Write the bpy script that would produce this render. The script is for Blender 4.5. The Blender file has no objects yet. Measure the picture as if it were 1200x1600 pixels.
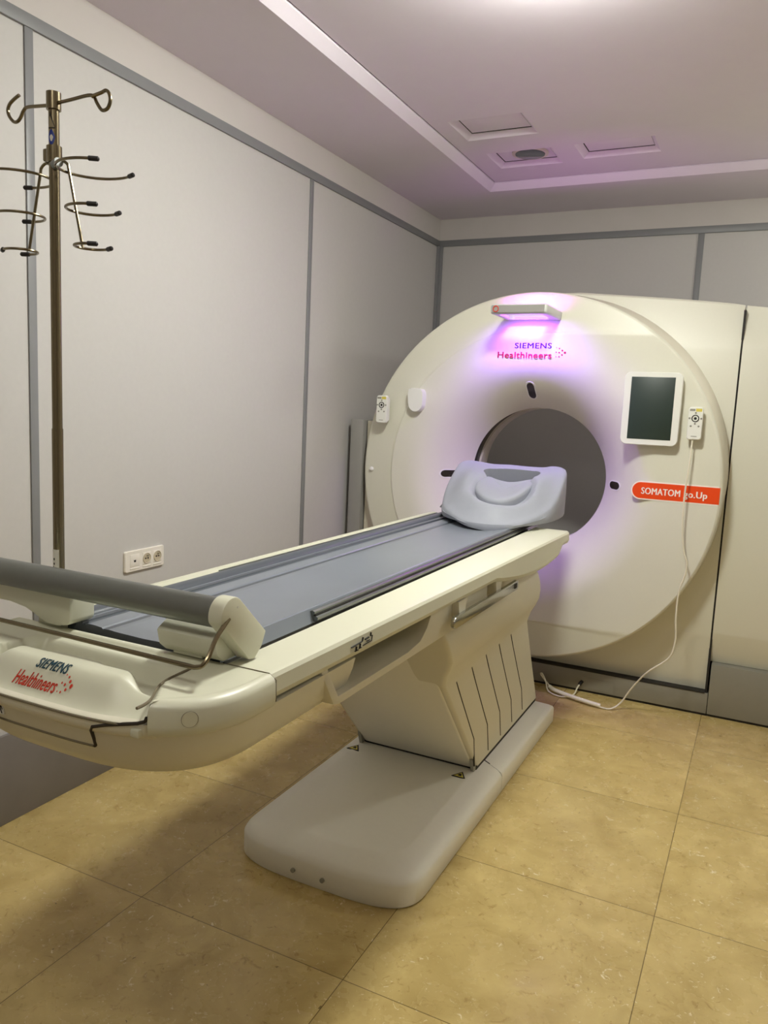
import bpy, bmesh, math, random
from mathutils import Vector, Matrix
C = bpy.context.scene.collection
SC = bpy.context.scene
random.seed(3)

# ------------------------------------------------------------------ camera, world, lights, exposure
YAW, PITCH, ROLL, FPX = -0.452285655, -0.134517587, 0.0448892919, 1216.02642
def cam_setup():
    cd = bpy.data.cameras.new('camera'); co = bpy.data.objects.new('camera', cd); C.objects.link(co)
    cd.sensor_fit = 'VERTICAL'; cd.sensor_height = 36.0; cd.lens = FPX * 36.0 / 1600.0
    cd.clip_start = 0.02
    cy, sy, cp, sp, cr, sr = math.cos(YAW), math.sin(YAW), math.cos(PITCH), math.sin(PITCH), math.cos(ROLL), math.sin(ROLL)
    fwd = Vector((sy*cp, cy*cp, sp)); right = Vector((cy, -sy, 0)); up = right.cross(fwd)
    r2 = cr*right + sr*up; u2 = -sr*right + cr*up
    m = Matrix((r2, u2, -fwd)).transposed().to_4x4(); m.translation = (0, 0, 1.4)
    co.matrix_world = m
    SC.camera = co
cam_setup()
SC.view_settings.view_transform = 'Standard'; SC.view_settings.look = 'None'
SC.view_settings.gamma = 1.0; SC.view_settings.use_curve_mapping = False
SC.view_settings.exposure = 0.28
W = bpy.data.worlds.new('world'); SC.world = W; W.use_nodes = True
W.node_tree.nodes['Background'].inputs[0].default_value = (0.8, 0.8, 0.85, 1)
W.node_tree.nodes['Background'].inputs[1].default_value = 0.3

CEIL = 2.65; TRAY = 2.69
LAMPS = [  # x, y, power, radius, colour  (ceiling lamps; the first hangs just above the frame, those behind the camera are added fill)
    (-0.65, 2.21, 50, 0.16, (0.99, 1.0, 0.91)),
    (-0.80, 0.10, 9, 0.16, (1.0, 0.985, 0.88)),  # unseen fill lamp, added to brighten the table foot and near floor
    (1.10, 4.15, 19, 0.16, (0.98, 1.0, 0.90)),
    (0.75, 0.10, 1.5, 0.16, (1.0, 0.97, 0.88)),  # weak unseen fill lamp, added for the right side
]
def area(name, loc, size, power, col, rot=(0, 0, 0), shape='DISK', size_y=None, spread=math.pi, parent=None):
    l = bpy.data.lights.new(name, 'AREA'); l.energy = power; l.color = col; l.shape = shape; l.size = size
    if size_y: l.size_y = size_y
    l.spread = spread
    o = bpy.data.objects.new(name, l); C.objects.link(o); o.location = loc; o.rotation_euler = rot
    if parent: o.parent = parent
    return o
# each lamp is a glowing dome, built with its fixture below (power in watts over the dome)

# ------------------------------------------------------------------ materials
def lin(c):
    return tuple(((v/255)/12.92 if v/255 <= 0.04045 else ((v/255+0.055)/1.055)**2.4) for v in c)
def mat(name, col, rough=0.5, metal=0.0, noise=0.0, nscale=40, bump=0.0, bscale=200, spec=0.5, emit=None, estr=0):
    m = bpy.data.materials.new(name); m.use_nodes = True
    nt = m.node_tree; b = nt.nodes['Principled BSDF']
    c = lin(col)
    b.inputs['Base Color'].default_value = (*c, 1); b.inputs['Roughness'].default_value = rough
    b.inputs['Metallic'].default_value = metal; b.inputs['Specular IOR Level'].default_value = spec
    tc = nt.nodes.new('ShaderNodeTexCoord')
    if noise > 0:
        n = nt.nodes.new('ShaderNodeTexNoise'); n.inputs['Scale'].default_value = nscale; n.inputs['Detail'].default_value = 4
        nt.links.new(tc.outputs['Object'], n.inputs['Vector'])
        mx = nt.nodes.new('ShaderNodeMix'); mx.data_type = 'RGBA'
        mx.inputs['A'].default_value = (*[v*(1-noise) for v in c], 1); mx.inputs['B'].default_value = (*[min(1, v*(1+noise)) for v in c], 1)
        nt.links.new(n.outputs['Fac'], mx.inputs['Factor']); nt.links.new(mx.outputs['Result'], b.inputs['Base Color'])
    if bump > 0:
        n2 = nt.nodes.new('ShaderNodeTexNoise'); n2.inputs['Scale'].default_value = bscale; n2.inputs['Detail'].default_value = 3
        nt.links.new(tc.outputs['Object'], n2.inputs['Vector'])
        bp = nt.nodes.new('ShaderNodeBump'); bp.inputs['Strength'].default_value = bump; bp.inputs['Distance'].default_value = 0.002
        nt.links.new(n2.outputs['Fac'], bp.inputs['Height']); nt.links.new(bp.outputs['Normal'], b.inputs['Normal'])
    if emit:
        b.inputs['Emission Color'].default_value = (*emit, 1); b.inputs['Emission Strength'].default_value = estr
    return m

def floor_mat():
    m = bpy.data.materials.new('marbled_floor_tile'); m.use_nodes = True; nt = m.node_tree; N = nt.nodes; Lk = nt.links
    b = N['Principled BSDF']
    tc = N.new('ShaderNodeTexCoord')
    sep = N.new('ShaderNodeSeparateXYZ'); Lk.new(tc.outputs['Object'], sep.inputs[0])
    def math_(op, a, bb=None, v=None):
        n = N.new('ShaderNodeMath'); n.operation = op
        Lk.new(a, n.inputs[0]) if not isinstance(a, (int, float)) else setattr(n.inputs[0], 'default_value', a)
        if bb is not None:
            Lk.new(bb, n.inputs[1]) if not isinstance(bb, (int, float)) else setattr(n.inputs[1], 'default_value', bb)
        return n.outputs[0]
    T = 0.65
    def gap(o, off):
        a = math_('DIVIDE', math_('SUBTRACT', o, off), T)
        f = math_('FRACT', a)
        d = math_('ABSOLUTE', math_('SUBTRACT', f, 0.5))
        return math_('GREATER_THAN', d, 0.5-0.0019), math_('FLOOR', a)
    gx, ix = gap(sep.outputs[0], -0.156); gy, iy = gap(sep.outputs[1], 2.195)
    g = math_('MAXIMUM', gx, gy)
    # per tile shade
    cmb = N.new('ShaderNodeCombineXYZ'); Lk.new(ix, cmb.inputs[0]); Lk.new(iy, cmb.inputs[1])
    wn = N.new('ShaderNodeTexWhiteNoise'); Lk.new(cmb.outputs[0], wn.inputs['Vector'])
    sc = N.new('ShaderNodeVectorMath'); sc.operation = 'SCALE'; Lk.new(cmb.outputs[0], sc.inputs[0]); sc.inputs['Scale'].default_value = 7.3
    ad = N.new('ShaderNodeVectorMath'); ad.operation = 'ADD'; Lk.new(tc.outputs['Object'], ad.inputs[0]); Lk.new(sc.outputs[0], ad.inputs[1])
    def noise(scale, detail, rough=0.55, dist=0.0):
        n = N.new('ShaderNodeTexNoise'); n.inputs['Scale'].default_value = scale; n.inputs['Detail'].default_value = detail
        n.inputs['Roughness'].default_value = rough; n.inputs['Distortion'].default_value = dist
        Lk.new(ad.outputs[0], n.inputs['Vector']); return n.outputs['Fac']
    def ramp(f, p0, p1, c0, c1):
        r = N.new('ShaderNodeValToRGB'); Lk.new(f, r.inputs[0]); e = r.color_ramp.elements
        e[0].position = p0; e[0].color = (*c0, 1); e[1].position = p1; e[1].color = (*c1, 1); return r.outputs[0]
    base = ramp(noise(5, 8, 0.62, 0.6), 0.3, 0.7, lin((172, 148, 92)), lin((204, 181, 122)))
    def mix(f, a, col, amt=1.0):
        x = N.new('ShaderNodeMix'); x.data_type = 'RGBA'
        ff = math_('MULTIPLY', f, amt) if amt != 1 else f
        Lk.new(ff, x.inputs['Factor']); Lk.new(a, x.inputs['A'])
        x.inputs['B'].default_value = (*lin(col), 1); return x.outputs['Result']
    dark = ramp(noise(26, 6, 0.7, 1.5), 0.58, 0.69, (0, 0, 0), (1, 1, 1))
    c1 = mix(dark, base, (146, 118, 62), 0.7)
    lt = ramp(noise(30, 5, 0.7, 2.0), 0.615, 0.68, (0, 0, 0), (1, 1, 1))
    c2 = mix(lt, c1, (236, 224, 190), 0.75)
    sp = ramp(noise(55, 2, 0.5, 0.5), 0.74, 0.77, (0, 0, 0), (1, 1, 1))
    c3 = mix(sp, c2, (96, 78, 44), 0.8)
    hs = N.new('ShaderNodeHueSaturation'); Lk.new(c3, hs.inputs['Color'])
    Lk.new(math_('ADD', math_('MULTIPLY', wn.outputs['Value'], 0.08), 0.96), hs.inputs['Value'])
    c4 = mix(g, hs.outputs[0], (92, 74, 40), 0.85)
    Lk.new(c4, b.inputs['Base Color'])
    rr = N.new('ShaderNodeMapRange'); Lk.new(noise(8, 4), rr.inputs[0]); rr.inputs[1].default_value = 0.35; rr.inputs[2].default_value = 0.65; rr.inputs[3].default_value = 0.15; rr.inputs[4].default_value = 0.36
    Lk.new(rr.outputs[0], b.inputs['Roughness'])
    b.inputs['Specular IOR Level'].default_value = 0.35
    bp = N.new('ShaderNodeBump'); bp.inputs['Strength'].default_value = 0.25; bp.inputs['Distance'].default_value = 0.002; bp.invert = True
    Lk.new(g, bp.inputs['Height']); Lk.new(bp.outputs[0], b.inputs['Normal'])
    return m

M = {
 'floor': floor_mat(),
 'wall': mat('wall_panel_paint', (199, 196, 193), 0.6, noise=0.03, nscale=60, bump=0.05, bscale=350),
 'wallup': mat('upper_wall_plaster', (206, 200, 196), 0.8, noise=0.03, nscale=8, bump=0.1, bscale=120),
 'ceil': mat('ceiling_plaster', (228, 220, 230), 0.85, noise=0.02, nscale=10, bump=0.06, bscale=150),  # violet light on the ceiling is partly put into this lavender tint
 'strip': mat('grey_joint_strip', (134, 135, 137), 0.4, noise=0.06, nscale=12),
 'vinyl': mat('grey_vinyl_skirting', (122, 116, 112), 0.5, noise=0.12, nscale=9),
 'gantry': mat('scanner_cream_plastic', (224, 222, 206), 0.38, noise=0.015, nscale=90, bump=0.05, bscale=600),
 'liner': mat('bore_liner_plastic', (214, 208, 190), 0.4),
 'gband': mat('dark_scan_window', (38, 32, 26), 0.25),
 'gkick': mat('scanner_grey_plinth', (146, 143, 132), 0.4, metal=0.2, noise=0.03, nscale=30),
 'ggrey': mat('scanner_grey_cover', (150, 148, 144), 0.45, noise=0.03, nscale=20),
 'white': mat('table_white_plastic', (212, 211, 190), 0.36, noise=0.012, nscale=80, bump=0.04, bscale=700),
 'tan': mat('table_cream_cover', (216, 211, 192), 0.42, noise=0.015, nscale=80, bump=0.05, bscale=600),
 'base': mat('table_base_cover', (234, 231, 219), 0.45, noise=0.02, nscale=60, bump=0.12, bscale=900),
 'pallet': mat('blue_grey_tabletop', (122, 128, 138), 0.3, noise=0.08, nscale=7),
 'headrest': mat('lilac_grey_foam', (156, 159, 170), 0.6, noise=0.03, nscale=60, bump=0.08, bscale=500),
 'headdark': mat('dark_clip_and_hole_shade', (84, 88, 84), 0.5),
 'gapblack': mat('dark_joint', (34, 30, 26), 0.7),
 'slit': mat('brown_black_slit', (48, 40, 30), 0.7),
 'groove': mat('soft_groove', (116, 106, 84), 0.7),
 'alu': mat('brushed_aluminium', (136, 139, 136), 0.36, metal=1.0, noise=0.05, nscale=40),
 'steel': mat('stainless_steel', (126, 115, 92), 0.26, metal=0.95),
 'chrome': mat('bright_steel_bar', (180, 180, 172), 0.16, metal=0.95),
 'rubber': mat('black_rubber', (24, 20, 20), 0.55),
 'roll': mat('dark_grey_edge_roll', (78, 84, 92), 0.35),
 'bezel': mat('screen_bezel_white', (236, 236, 228), 0.35),
 'screen': mat('dark_screen_glass', (42, 56, 50), 0.42),
 'orange': mat('orange_label', (240, 74, 12), 0.4),
 'labelwhite': mat('label_white', (250, 240, 230), 0.5),
 'petrol': mat('petrol_lettering', (16, 62, 78), 0.5),
 'petrol2': mat('blue_lettering', (20, 22, 84), 0.5),
 'red': mat('red_lettering', (206, 52, 24), 0.5),
 'crimson': mat('crimson_lettering', (168, 14, 48), 0.5),
 'ink': mat('black_ink', (22, 20, 18), 0.6),
 'yellow': mat('yellow_sticker', (222, 206, 90), 0.5),
 'greykey': mat('grey_key', (150, 148, 136), 0.5),
 'blue': mat('blue_sticker', (28, 50, 140), 0.4),
 'sticker': mat('white_sticker', (214, 212, 204), 0.5),
 'clearsticker': mat('tan_sticker', (140, 128, 100), 0.5),
 'socket': mat('socket_plastic', (236, 230, 220), 0.35),
 'socketdark': mat('socket_hollow', (196, 184, 160), 0.5),
 'cord': mat('ivory_cable', (232, 226, 204), 0.45),
 'glass': mat('downlight_glass', (96, 108, 106), 0.12),
 'led': mat('violet_led', (200, 120, 255), 0.5, emit=(0.75, 0.10, 1.0), estr=3),
 
 'hood': mat('hood_grey_plastic', (206, 208, 204), 0.35),
}

# ------------------------------------------------------------------ mesh helpers
def link(name, bm, m, parent=None, angle=35):
    bmesh.ops.remove_doubles(bm, verts=bm.verts, dist=1e-6)
    bmesh.ops.recalc_face_normals(bm, faces=bm.faces)
    me = bpy.data.meshes.new(name); bm.to_mesh(me); bm.free()
    o = bpy.data.objects.new(name, me); C.objects.link(o)
    me.materials.append(M[m] if isinstance(m, str) else m)
    for p in me.polygons: p.use_smooth = True
    me.set_sharp_from_angle(angle=math.radians(angle))
    if parent:
        o.parent = parent
        o.matrix_parent_inverse = Matrix.Translation(-parent.location) if parent.type == 'EMPTY' else Matrix()
    return o
def thing(name, label, cat, loc=(0, 0, 0), group=None):
    o = bpy.data.objects.new(name, None); C.objects.link(o); o.location = loc; o.empty_display_size = 0.05
    o['label'] = label; o['category'] = cat
    if group: o['group'] = group
    return o
def struct(name, bm, m, angle=35):
    o = link(name, bm, m, None, angle); o['kind'] = 'structure'; return o
def box(bm, x0, x1, y0, y1, z0, z1, bev=0.0, seg=2):
    vs = [bm.verts.new((x, y, z)) for x in (x0, x1) for y in (y0, y1) for z in (z0, z1)]
    F = [(0, 1, 3, 2), (4, 6, 7, 5), (0, 4, 5, 1), (2, 3, 7, 6), (0, 2, 6, 4), (1, 5, 7, 3)]
    fs = [bm.faces.new([vs[i] for i in f]) for f in F]
    if bev > 0:
        es = list({e for f in fs for e in f.edges})
        bmesh.ops.bevel(bm, geom=es, offset=bev, segments=seg, profile=0.5, affect='EDGES')
    return bm
def nb(): return bmesh.new()
def bx(*a, **k): return box(nb(), *a, **k)
def ax_pt(axis, u, v, w):
    return {'X': (w, u, v), 'Y': (u, w, v), 'Z': (u, v, w)}[axis]
def prism(bm, poly, axis, a, b, bev=0.0, seg=2):
    A = [bm.verts.new(ax_pt(axis, u, v, a)) for u, v in poly]; B = [bm.verts.new(ax_pt(axis, u, v, b)) for u, v in poly]
    n = len(poly); fs = [bm.faces.new(A), bm.faces.new(B[::-1])]
    for i in range(n): fs.append(bm.faces.new((A[i], B[i], B[(i+1) % n], A[(i+1) % n])))
    if bev > 0:
        bmesh.ops.recalc_face_normals(bm, faces=fs)
        es = [e for e in {e for f in fs for e in f.edges} if e.calc_face_angle(0) > 0.35]
        bmesh.ops.bevel(bm, geom=es, offset=bev, segments=seg, profile=0.5, affect='EDGES')
    return bm
def loft(bm, rings, closed=True, cap=True):
    R = [[bm.verts.new(p) for p in r] for r in rings]; n = len(R[0])
    for a, b in zip(R, R[1:]):
        for i in range(n if closed else n-1):
            j = (i+1) % n
            bm.faces.new((a[i], a[j], b[j], b[i]))
    if cap and closed:
        bm.faces.new(R[0][::-1]); bm.faces.new(R[-1])
    return bm
def rrect(x0, x1, y0, y1, r, n=6):
    out = []
    for cx, cy, a0 in ((x1-r, y1-r, 0), (x0+r, y1-r, 90), (x0+r, y0+r, 180), (x1-r, y0+r, 270)):
        for k in range(n+1):
            a = math.radians(a0 + 90*k/n); out.append((cx+r*math.cos(a), cy+r*math.sin(a)))
    return out
def circ(cx, cy, r, n=32): return [(cx+r*math.cos(2*math.pi*k/n), cy+r*math.sin(2*math.pi*k/n)) for k in range(n)]
def smooth(pts, n=8, closed=False):
    P = [Vector(p) for p in pts]; out = []; L = len(P)
    for i in range(L if closed else L-1):
        p0 = P[i-1] if (i > 0 or closed) else P[0]*2-P[1]
        p1 = P[i]; p2 = P[(i+1) % L]
        p3 = P[(i+2) % L] if (i+2 < L or closed) else P[-1]*2-P[-2]
        for k in range(n):
            t = k/n
            out.append(0.5*((2*p1)+(-p0+p2)*t+(2*p0-5*p1+4*p2-p3)*t*t+(-p0+3*p1-3*p2+p3)*t**3))
    if not closed: out.append(P[-1])
    return out
def tube(bm, pts, r, n=10, cap=True):
    P = [Vector(p) for p in pts]; T = []
    for i in range(len(P)):
        d = (P[min(i+1, len(P)-1)]-P[max(i-1, 0)]); T.append(d.normalized())
    ref = Vector((0, 0, 1)) if abs(T[0].z) < 0.9 else Vector((1, 0, 0))
    u = T[0].cross(ref).normalized(); rings = []
    for i, p in enumerate(P):
        u = (u - T[i]*u.dot(T[i])).normalized(); v = T[i].cross(u)
        rr = r[i] if isinstance(r, (list, tuple)) else r
        rings.append([p+rr*(math.cos(2*math.pi*k/n)*u+math.sin(2*math.pi*k/n)*v) for k in range(n)])
    return loft(bm, rings, True, cap)
def cyl(bm, p0, p1, r, n=24): return tube(bm, [p0, p1], r, n)
def revolve_y(bm, prof, cx, cz, n=128, a0=0, a1=2*math.pi):
    """prof: list of (r, y); revolve about the Y axis through (cx, cz)."""
    full = abs(a1-a0-2*math.pi) < 1e-6; m = n if full else n+1; R = []
    for k in range(m):
        a = a0+(a1-a0)*k/n
        R.append([bm.verts.new((cx+r*math.cos(a), y, cz+r*math.sin(a))) for r, y in prof])
    for k in range(m if full else m-1):
        A, B = R[k], R[(k+1) % m]
        for i in range(len(prof)-1): bm.faces.new((A[i], A[i+1], B[i+1], B[i]))
    return bm
def dup(bm_src): return bm_src.copy()
def text_bm(s, size, heavy=(0.018, 0.036), shear=0.0, extrude=0.001, space=1.06):
    cu = bpy.data.curves.new('lettering', 'FONT'); cu.body = s; cu.size = size; cu.shear = shear
    cu.extrude = extrude; cu.align_x = 'LEFT'; cu.space_character = space; cu.resolution_u = 4
    o = bpy.data.objects.new('lettering', cu); C.objects.link(o)
    dg = bpy.context.evaluated_depsgraph_get(); me = bpy.data.meshes.new_from_object(o.evaluated_get(dg))
    bpy.data.objects.remove(o); bpy.data.curves.remove(cu)
    bm = nb(); bm.from_mesh(me)
    for i_, d in enumerate(heavy):                       # bold: the same outlines again, a hair to the side
        m2 = me.copy(); m2.transform(Matrix.Translation((d, 0, 0.00025*(i_+1)))); bm.from_mesh(m2); bpy.data.meshes.remove(m2)
    bpy.data.meshes.remove(me); return bm
def text(s, m, parent, name, origin, ux, uz, width=None, height=1.0, **k):
    """lettering laid along ux, upright along uz, starting at origin, scaled to the given width and cap height"""
    bm = text_bm(s, 1.0, **k)
    xs = [v.co.x for v in bm.verts]; x0, x1 = min(xs), max(xs)
    sx = width/(x1-x0); sy = height/0.7
    ux = Vector(ux).normalized(); uz = Vector(uz).normalized(); n = ux.cross(uz)
    for v in bm.verts: v.co = Vector(origin)+ux*((v.co.x-x0)*sx)+uz*(v.co.y*sy)+n*(v.co.z)
    return link(name, bm, m, parent)
def holed(o, cutters):
    """cut the given closed bmeshes out of the object (boolean difference)"""
    for cb in cutters:
        bmesh.ops.recalc_face_normals(cb, faces=cb.faces)
        me = bpy.data.meshes.new('cut'); cb.to_mesh(me); cb.free()
        co = bpy.data.objects.new('cut', me); C.objects.link(co)
        md = o.modifiers.new('cut', 'BOOLEAN'); md.operation = 'DIFFERENCE'; md.object = co; md.solver = 'EXACT'
        dg = bpy.context.evaluated_depsgraph_get(); nm = bpy.data.meshes.new_from_object(o.evaluated_get(dg))
        o.modifiers.clear(); old = o.data; o.data = nm; bpy.data.meshes.remove(old)
        bpy.data.objects.remove(co); bpy.data.meshes.remove(me)
        for p in nm.polygons: p.use_smooth = True
        nm.set_sharp_from_angle(angle=math.radians(35))
    return o

# ------------------------------------------------------------------ room
XL, YB, XR, YF = -2.11, 5.0, 2.1, -1.6
struct('floor', bx(XL-0.1, XR+0.1, YF-0.1, YB+0.1, -0.1, 0), 'floor')
def wall(name, x0, x1, y0, y1): return struct(name, bx(x0, x1, y0, y1, 0, 2.8), 'wall')
wall('wall_left', XL-0.1, XL, YF-0.1, YB+0.1)
wall('wall_back', XL-0.1, XR+0.1, YB, YB+0.1)
wall('wall_right', XR, XR+0.1, YF-0.1, YB+0.1)
wall('wall_front', XL-0.1, XR+0.1, YF-0.1, YF)
# ceiling: lower border with a raised tray, its sloped rim and three recessed frames
TX0, TX1, TY0, TY1 = -1.575, 1.55, -1.1, 4.45
RIM = 0.035
PAN = [(-1.445, -1.095, 3.45, 3.72), (-1.425, -1.09, 3.93, 4.18), (-0.98, -0.605, 3.92, 4.15)]
def quad(bm, pts): bm.faces.new([bm.verts.new(p) for p in pts])
def grid_with_holes(bm, x0, x1, y0, y1, z, holes):
    xs = sorted({x0, x1, *[h[0] for h in holes], *[h[1] for h in holes]}); ys = sorted({y0, y1, *[h[2] for h in holes], *[h[3] for h in holes]})
    for a, b in zip(xs, xs[1:]):
        for c, d in zip(ys, ys[1:]):
            mx, my = (a+b)/2, (c+d)/2
            if any(h[0] < mx < h[1] and h[2] < my < h[3] for h in holes): continue
            quad(bm, [(a, c, z), (a, d, z), (b, d, z), (b, c, z)])
def slope_ring(bm, o, zo, i, zi):
    co = [(o[0], o[2]), (o[1], o[2]), (o[1], o[3]), (o[0], o[3])]; ci = [(i[0], i[2]), (i[1], i[2]), (i[1], i[3]), (i[0], i[3])]
    for k in range(4):
        l = (k+1) % 4
        quad(bm, [(*co[k], zo), (*co[l], zo), (*ci[l], zi), (*ci[k], zi)])
bm = nb()
TRAYO = (TX0, TX1, TY0, TY1); TRAYI = (TX0+RIM, TX1-RIM, TY0+RIM, TY1-RIM)
grid_with_holes(bm, XL-0.1, XR+0.1, YF-0.1, YB+0.1, CEIL, [TRAYO])
slope_ring(bm, TRAYO, CEIL, TRAYI, TRAY-0.006)
slope_ring(bm, TRAYI, TRAY-0.006, TRAYI, TRAY+0.004)
sh = 0.006; TRAYJ = (TRAYI[0]+sh, TRAYI[1]-sh, TRAYI[2]+sh, TRAYI[3]-sh)
slope_ring(bm, TRAYJ, TRAY+0.004, TRAYJ, TRAY)
grid_with_holes(bm, TRAYJ[0], TRAYJ[1], TRAYJ[2], TRAYJ[3], TRAY, PAN)
for h in PAN:
    hi = (h[0]+0.03, h[1]-0.025, h[2]+0.02, h[3]-0.03)
    slope_ring(bm, h, TRAY, hi, TRAY+0.020); slope_ring(bm, hi, TRAY+0.020, hi, TRAY+0.05)
quad(bm, [(XL-0.1, YF-0.1, TRAY+0.06), (XR+0.1, YF-0.1, TRAY+0.06), (XR+0.1, YB+0.1, TRAY+0.06), (XL-0.1, YB+0.1, TRAY+0.06)])
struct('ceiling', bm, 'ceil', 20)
bm = nb(); slope_ring(bm, TRAYI, TRAY+0.0035, TRAYJ, TRAY+0.0035); struct('trim_1', bm, 'gapblack')
# upper wall bands above the grey strip, strips and skirting
STZ = 2.495
struct('trim_2', bx(XL, XL+0.006, YF, YB, STZ+0.02, CEIL), 'wallup')
struct('trim_3', bx(XL, XR, YB-0.006, YB, STZ+0.02, CEIL), 'wallup')
struct('trim_4', bx(XL, XL+0.010, YF, YB, STZ-0.02, STZ+0.02, 0.002), 'strip')
struct('trim_5', bx(XL, XR, YB-0.010, YB, STZ-0.02, STZ+0.02, 0.002), 'strip')
n = 6
for (y, w) in ((1.752, 0.030), (3.375, 0.030), (0.13, 0.03)):
    struct('trim_%d' % n, bx(XL, XL+0.006, y-w/2, y+w/2, 0.3, STZ-0.018, 0.001), 'strip'); n += 1
for x, w in ((-0.463, 0.034), (1.15, 0.034)):
    struct('trim_%d' % n, bx(x-w/2, x+w/2, YB-0.006, YB, 0.3, STZ-0.018, 0.001), 'strip'); n += 1
bm = bx(XL, XL+0.018, YB-0.035, YB, 0.0, STZ-0.018, 0.001); box(bm, XL, XL+0.035, YB-0.018, YB, 0.0, STZ-0.018, 0.001)
struct('trim_%d' % n, bm, 'strip')
struct('baseboard_left', bx(XL, XL+0.012, YF, YB, 0.0, 0.30, 0.002), 'vinyl')
struct('baseboard_back', bx(XL, XR, YB-0.012, YB, 0.0, 0.30, 0.002), 'vinyl')

# ------------------------------------------------------------------ CT scanner
CX, CZ = -1.062, 1.077
FY = 3.74          # face plane
g = thing('ct_scanner', 'large round cream ct scanner gantry with open bore and side cabinet', 'scanner', (CX, 4.2, 0))
RB = 0.352
def crease(x, z):
    if x <= CX: return math.hypot(x-CX, z-CZ)-0.722
    return abs(z-CZ)-0.705
def sst(t): t = max(0, min(1, t)); return t*t*(3-2*t)
def facey(x, z):
    r = math.hypot(x-CX, z-CZ); y = FY
    s = max(0, min(1, (0.64-r)/(0.64-RB)))
    y += 0.25*s**2.2
    d = crease(x, z)
    if d > 0: y += 0.004*min(1, d/0.006)+0.16*max(0, d)
    return y
bm = nb(); NT = 288; rr = [RB+(0.892-RB)*k/110 for k in range(111)]
rings = []
for r in rr:
    rings.append([bm.verts.new((CX+r*math.cos(2*math.pi*k/NT), facey(CX+r*math.cos(2*math.pi*k/NT), CZ+r*math.sin(2*math.pi*k/NT)), CZ+r*math.sin(2*math.pi*k/NT))) for k in range(NT)])
for dr, dy in ((0.004, 0.002), (0.009, 0.007), (0.012, 0.016), (0.015, 0.10), (0.015, 0.17)):
    r = 0.892+dr
    rings.append([bm.verts.new((v.co.x*r/0.892+CX*(1-r/0.892), v.co.y+dy, v.co.z*r/0.892+CZ*(1-r/0.892))) for v in rings[110]])
for a, b in zip(rings, rings[1:]):
    for k in range(NT): bm.faces.new((a[k], a[(k+1) % NT], b[(k+1) % NT], b[k]))
link('front_cover', bm, 'gantry', g, 25)
# bore: dark scan window ring, then liner that flares out again at the rear
bm = revolve_y(nb(), [(RB, FY+0.25), (RB+0.012, FY+0.254), (RB+0.012, FY+0.362)], CX, CZ); link('scan_window', bm, 'gband', g)
bm = revolve_y(nb(), [(RB+0.012, FY+0.362), (RB+0.001, FY+0.364), (RB, FY+0.370), (RB, FY+0.46), (RB+0.02, FY+0.53), (RB+0.10, FY+0.64), (RB+0.24, FY+0.74)], CX, CZ)
link('bore_liner', bm, 'liner', g)
# rear shell, left half round, right part square
bm = nb()
prof = []
def outl(th):
    c, s = math.cos(th), math.sin(th)
    if c <= 0: return 0.865
    t = (0.905)/max(c, 1e-6)
    if s > 0: t = min(t, 0.845/max(s, 1e-6)) if s > 1e-6 else t
    else: t = min(t, 0.955/max(-s, 1e-6))
    return t
N2 = 256; R = []
for k in range(N2):
    th = 2*math.pi*k/N2; o = outl(th); c, s = math.cos(th), math.sin(th)
    R.append([bm.verts.new((CX+r*c, y, CZ+r*s)) for r, y in ((0.50, 3.96), (o, 3.96), (o, FY+0.74), (RB+0.24, FY+0.74))])
for k in range(N2):
    A, B = R[k], R[(k+1) % N2]
    for i in range(3): bm.faces.new((A[i], A[i+1], B[i+1], B[i]))
link('rear_shell', bm, 'gantry', g)
# cabinet panel right of the disc and the door beyond the joint
PX = -0.152
def panel_prof(top):
    return [(3.955, 0.115), (3.93, 0.20), (3.905, 0.385), (3.90, 0.40), (3.90, 1.725), (3.904, 1.74), (3.955, top-0.012), (3.965, top-0.004), (3.98, top), (4.48, top), (4.48, 0.115)]
def ptop(x): return 1.930+0.072*min(1, max(0, (PX-x)/0.75))**0.8
xs_ = [-0.50+(PX+0.50)*k/8 for k in range(9)]
bm = loft(nb(), [[(x, y, z) for y, z in panel_prof(ptop(x))] for x in xs_])
loft(bm, [[(x, y, z) for y, z in panel_prof(ptop(x))[4:10]+[(4.48, 1.60), (3.95, 1.60)]] for x in [-1.08+0.58*k/10 for k in range(11)]])
prism(bm, [(3.955, 0.115), (3.93, 0.20), (3.905, 0.385), (3.90, 0.40), (4.3, 0.40), (4.3, 0.115)], 'X', -1.06, -0.50)
link('side_panel', bm, 'gantry', g)
bm = prism(nb(), [(3.955, 0.26), (3.93, 0.31), (3.905, 0.405), (3.90, 0.42), (3.90, 1.725), (3.904, 1.74), (3.955, 1.918), (3.965, 1.926), (3.98, 1.93), (4.48, 1.93), (4.48, 0.26)], 'X', PX+0.008, 0.75)
for v in bm.verts:
    if v.co.z > 1.8: v.co.z -= (v.co.x-PX)*0.12
link('cabinet_door', bm, 'gantry', g)
link('panel_joint', bx(PX-0.001, PX+0.009, 3.912, 4.40, 0.11, 1.90), 'gapblack', g)
bm = bx(-0.165, PX, 3.899, 3.91, 1.066, 1.070); link('panel_joint', bm, 'gapblack', g)
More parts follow.
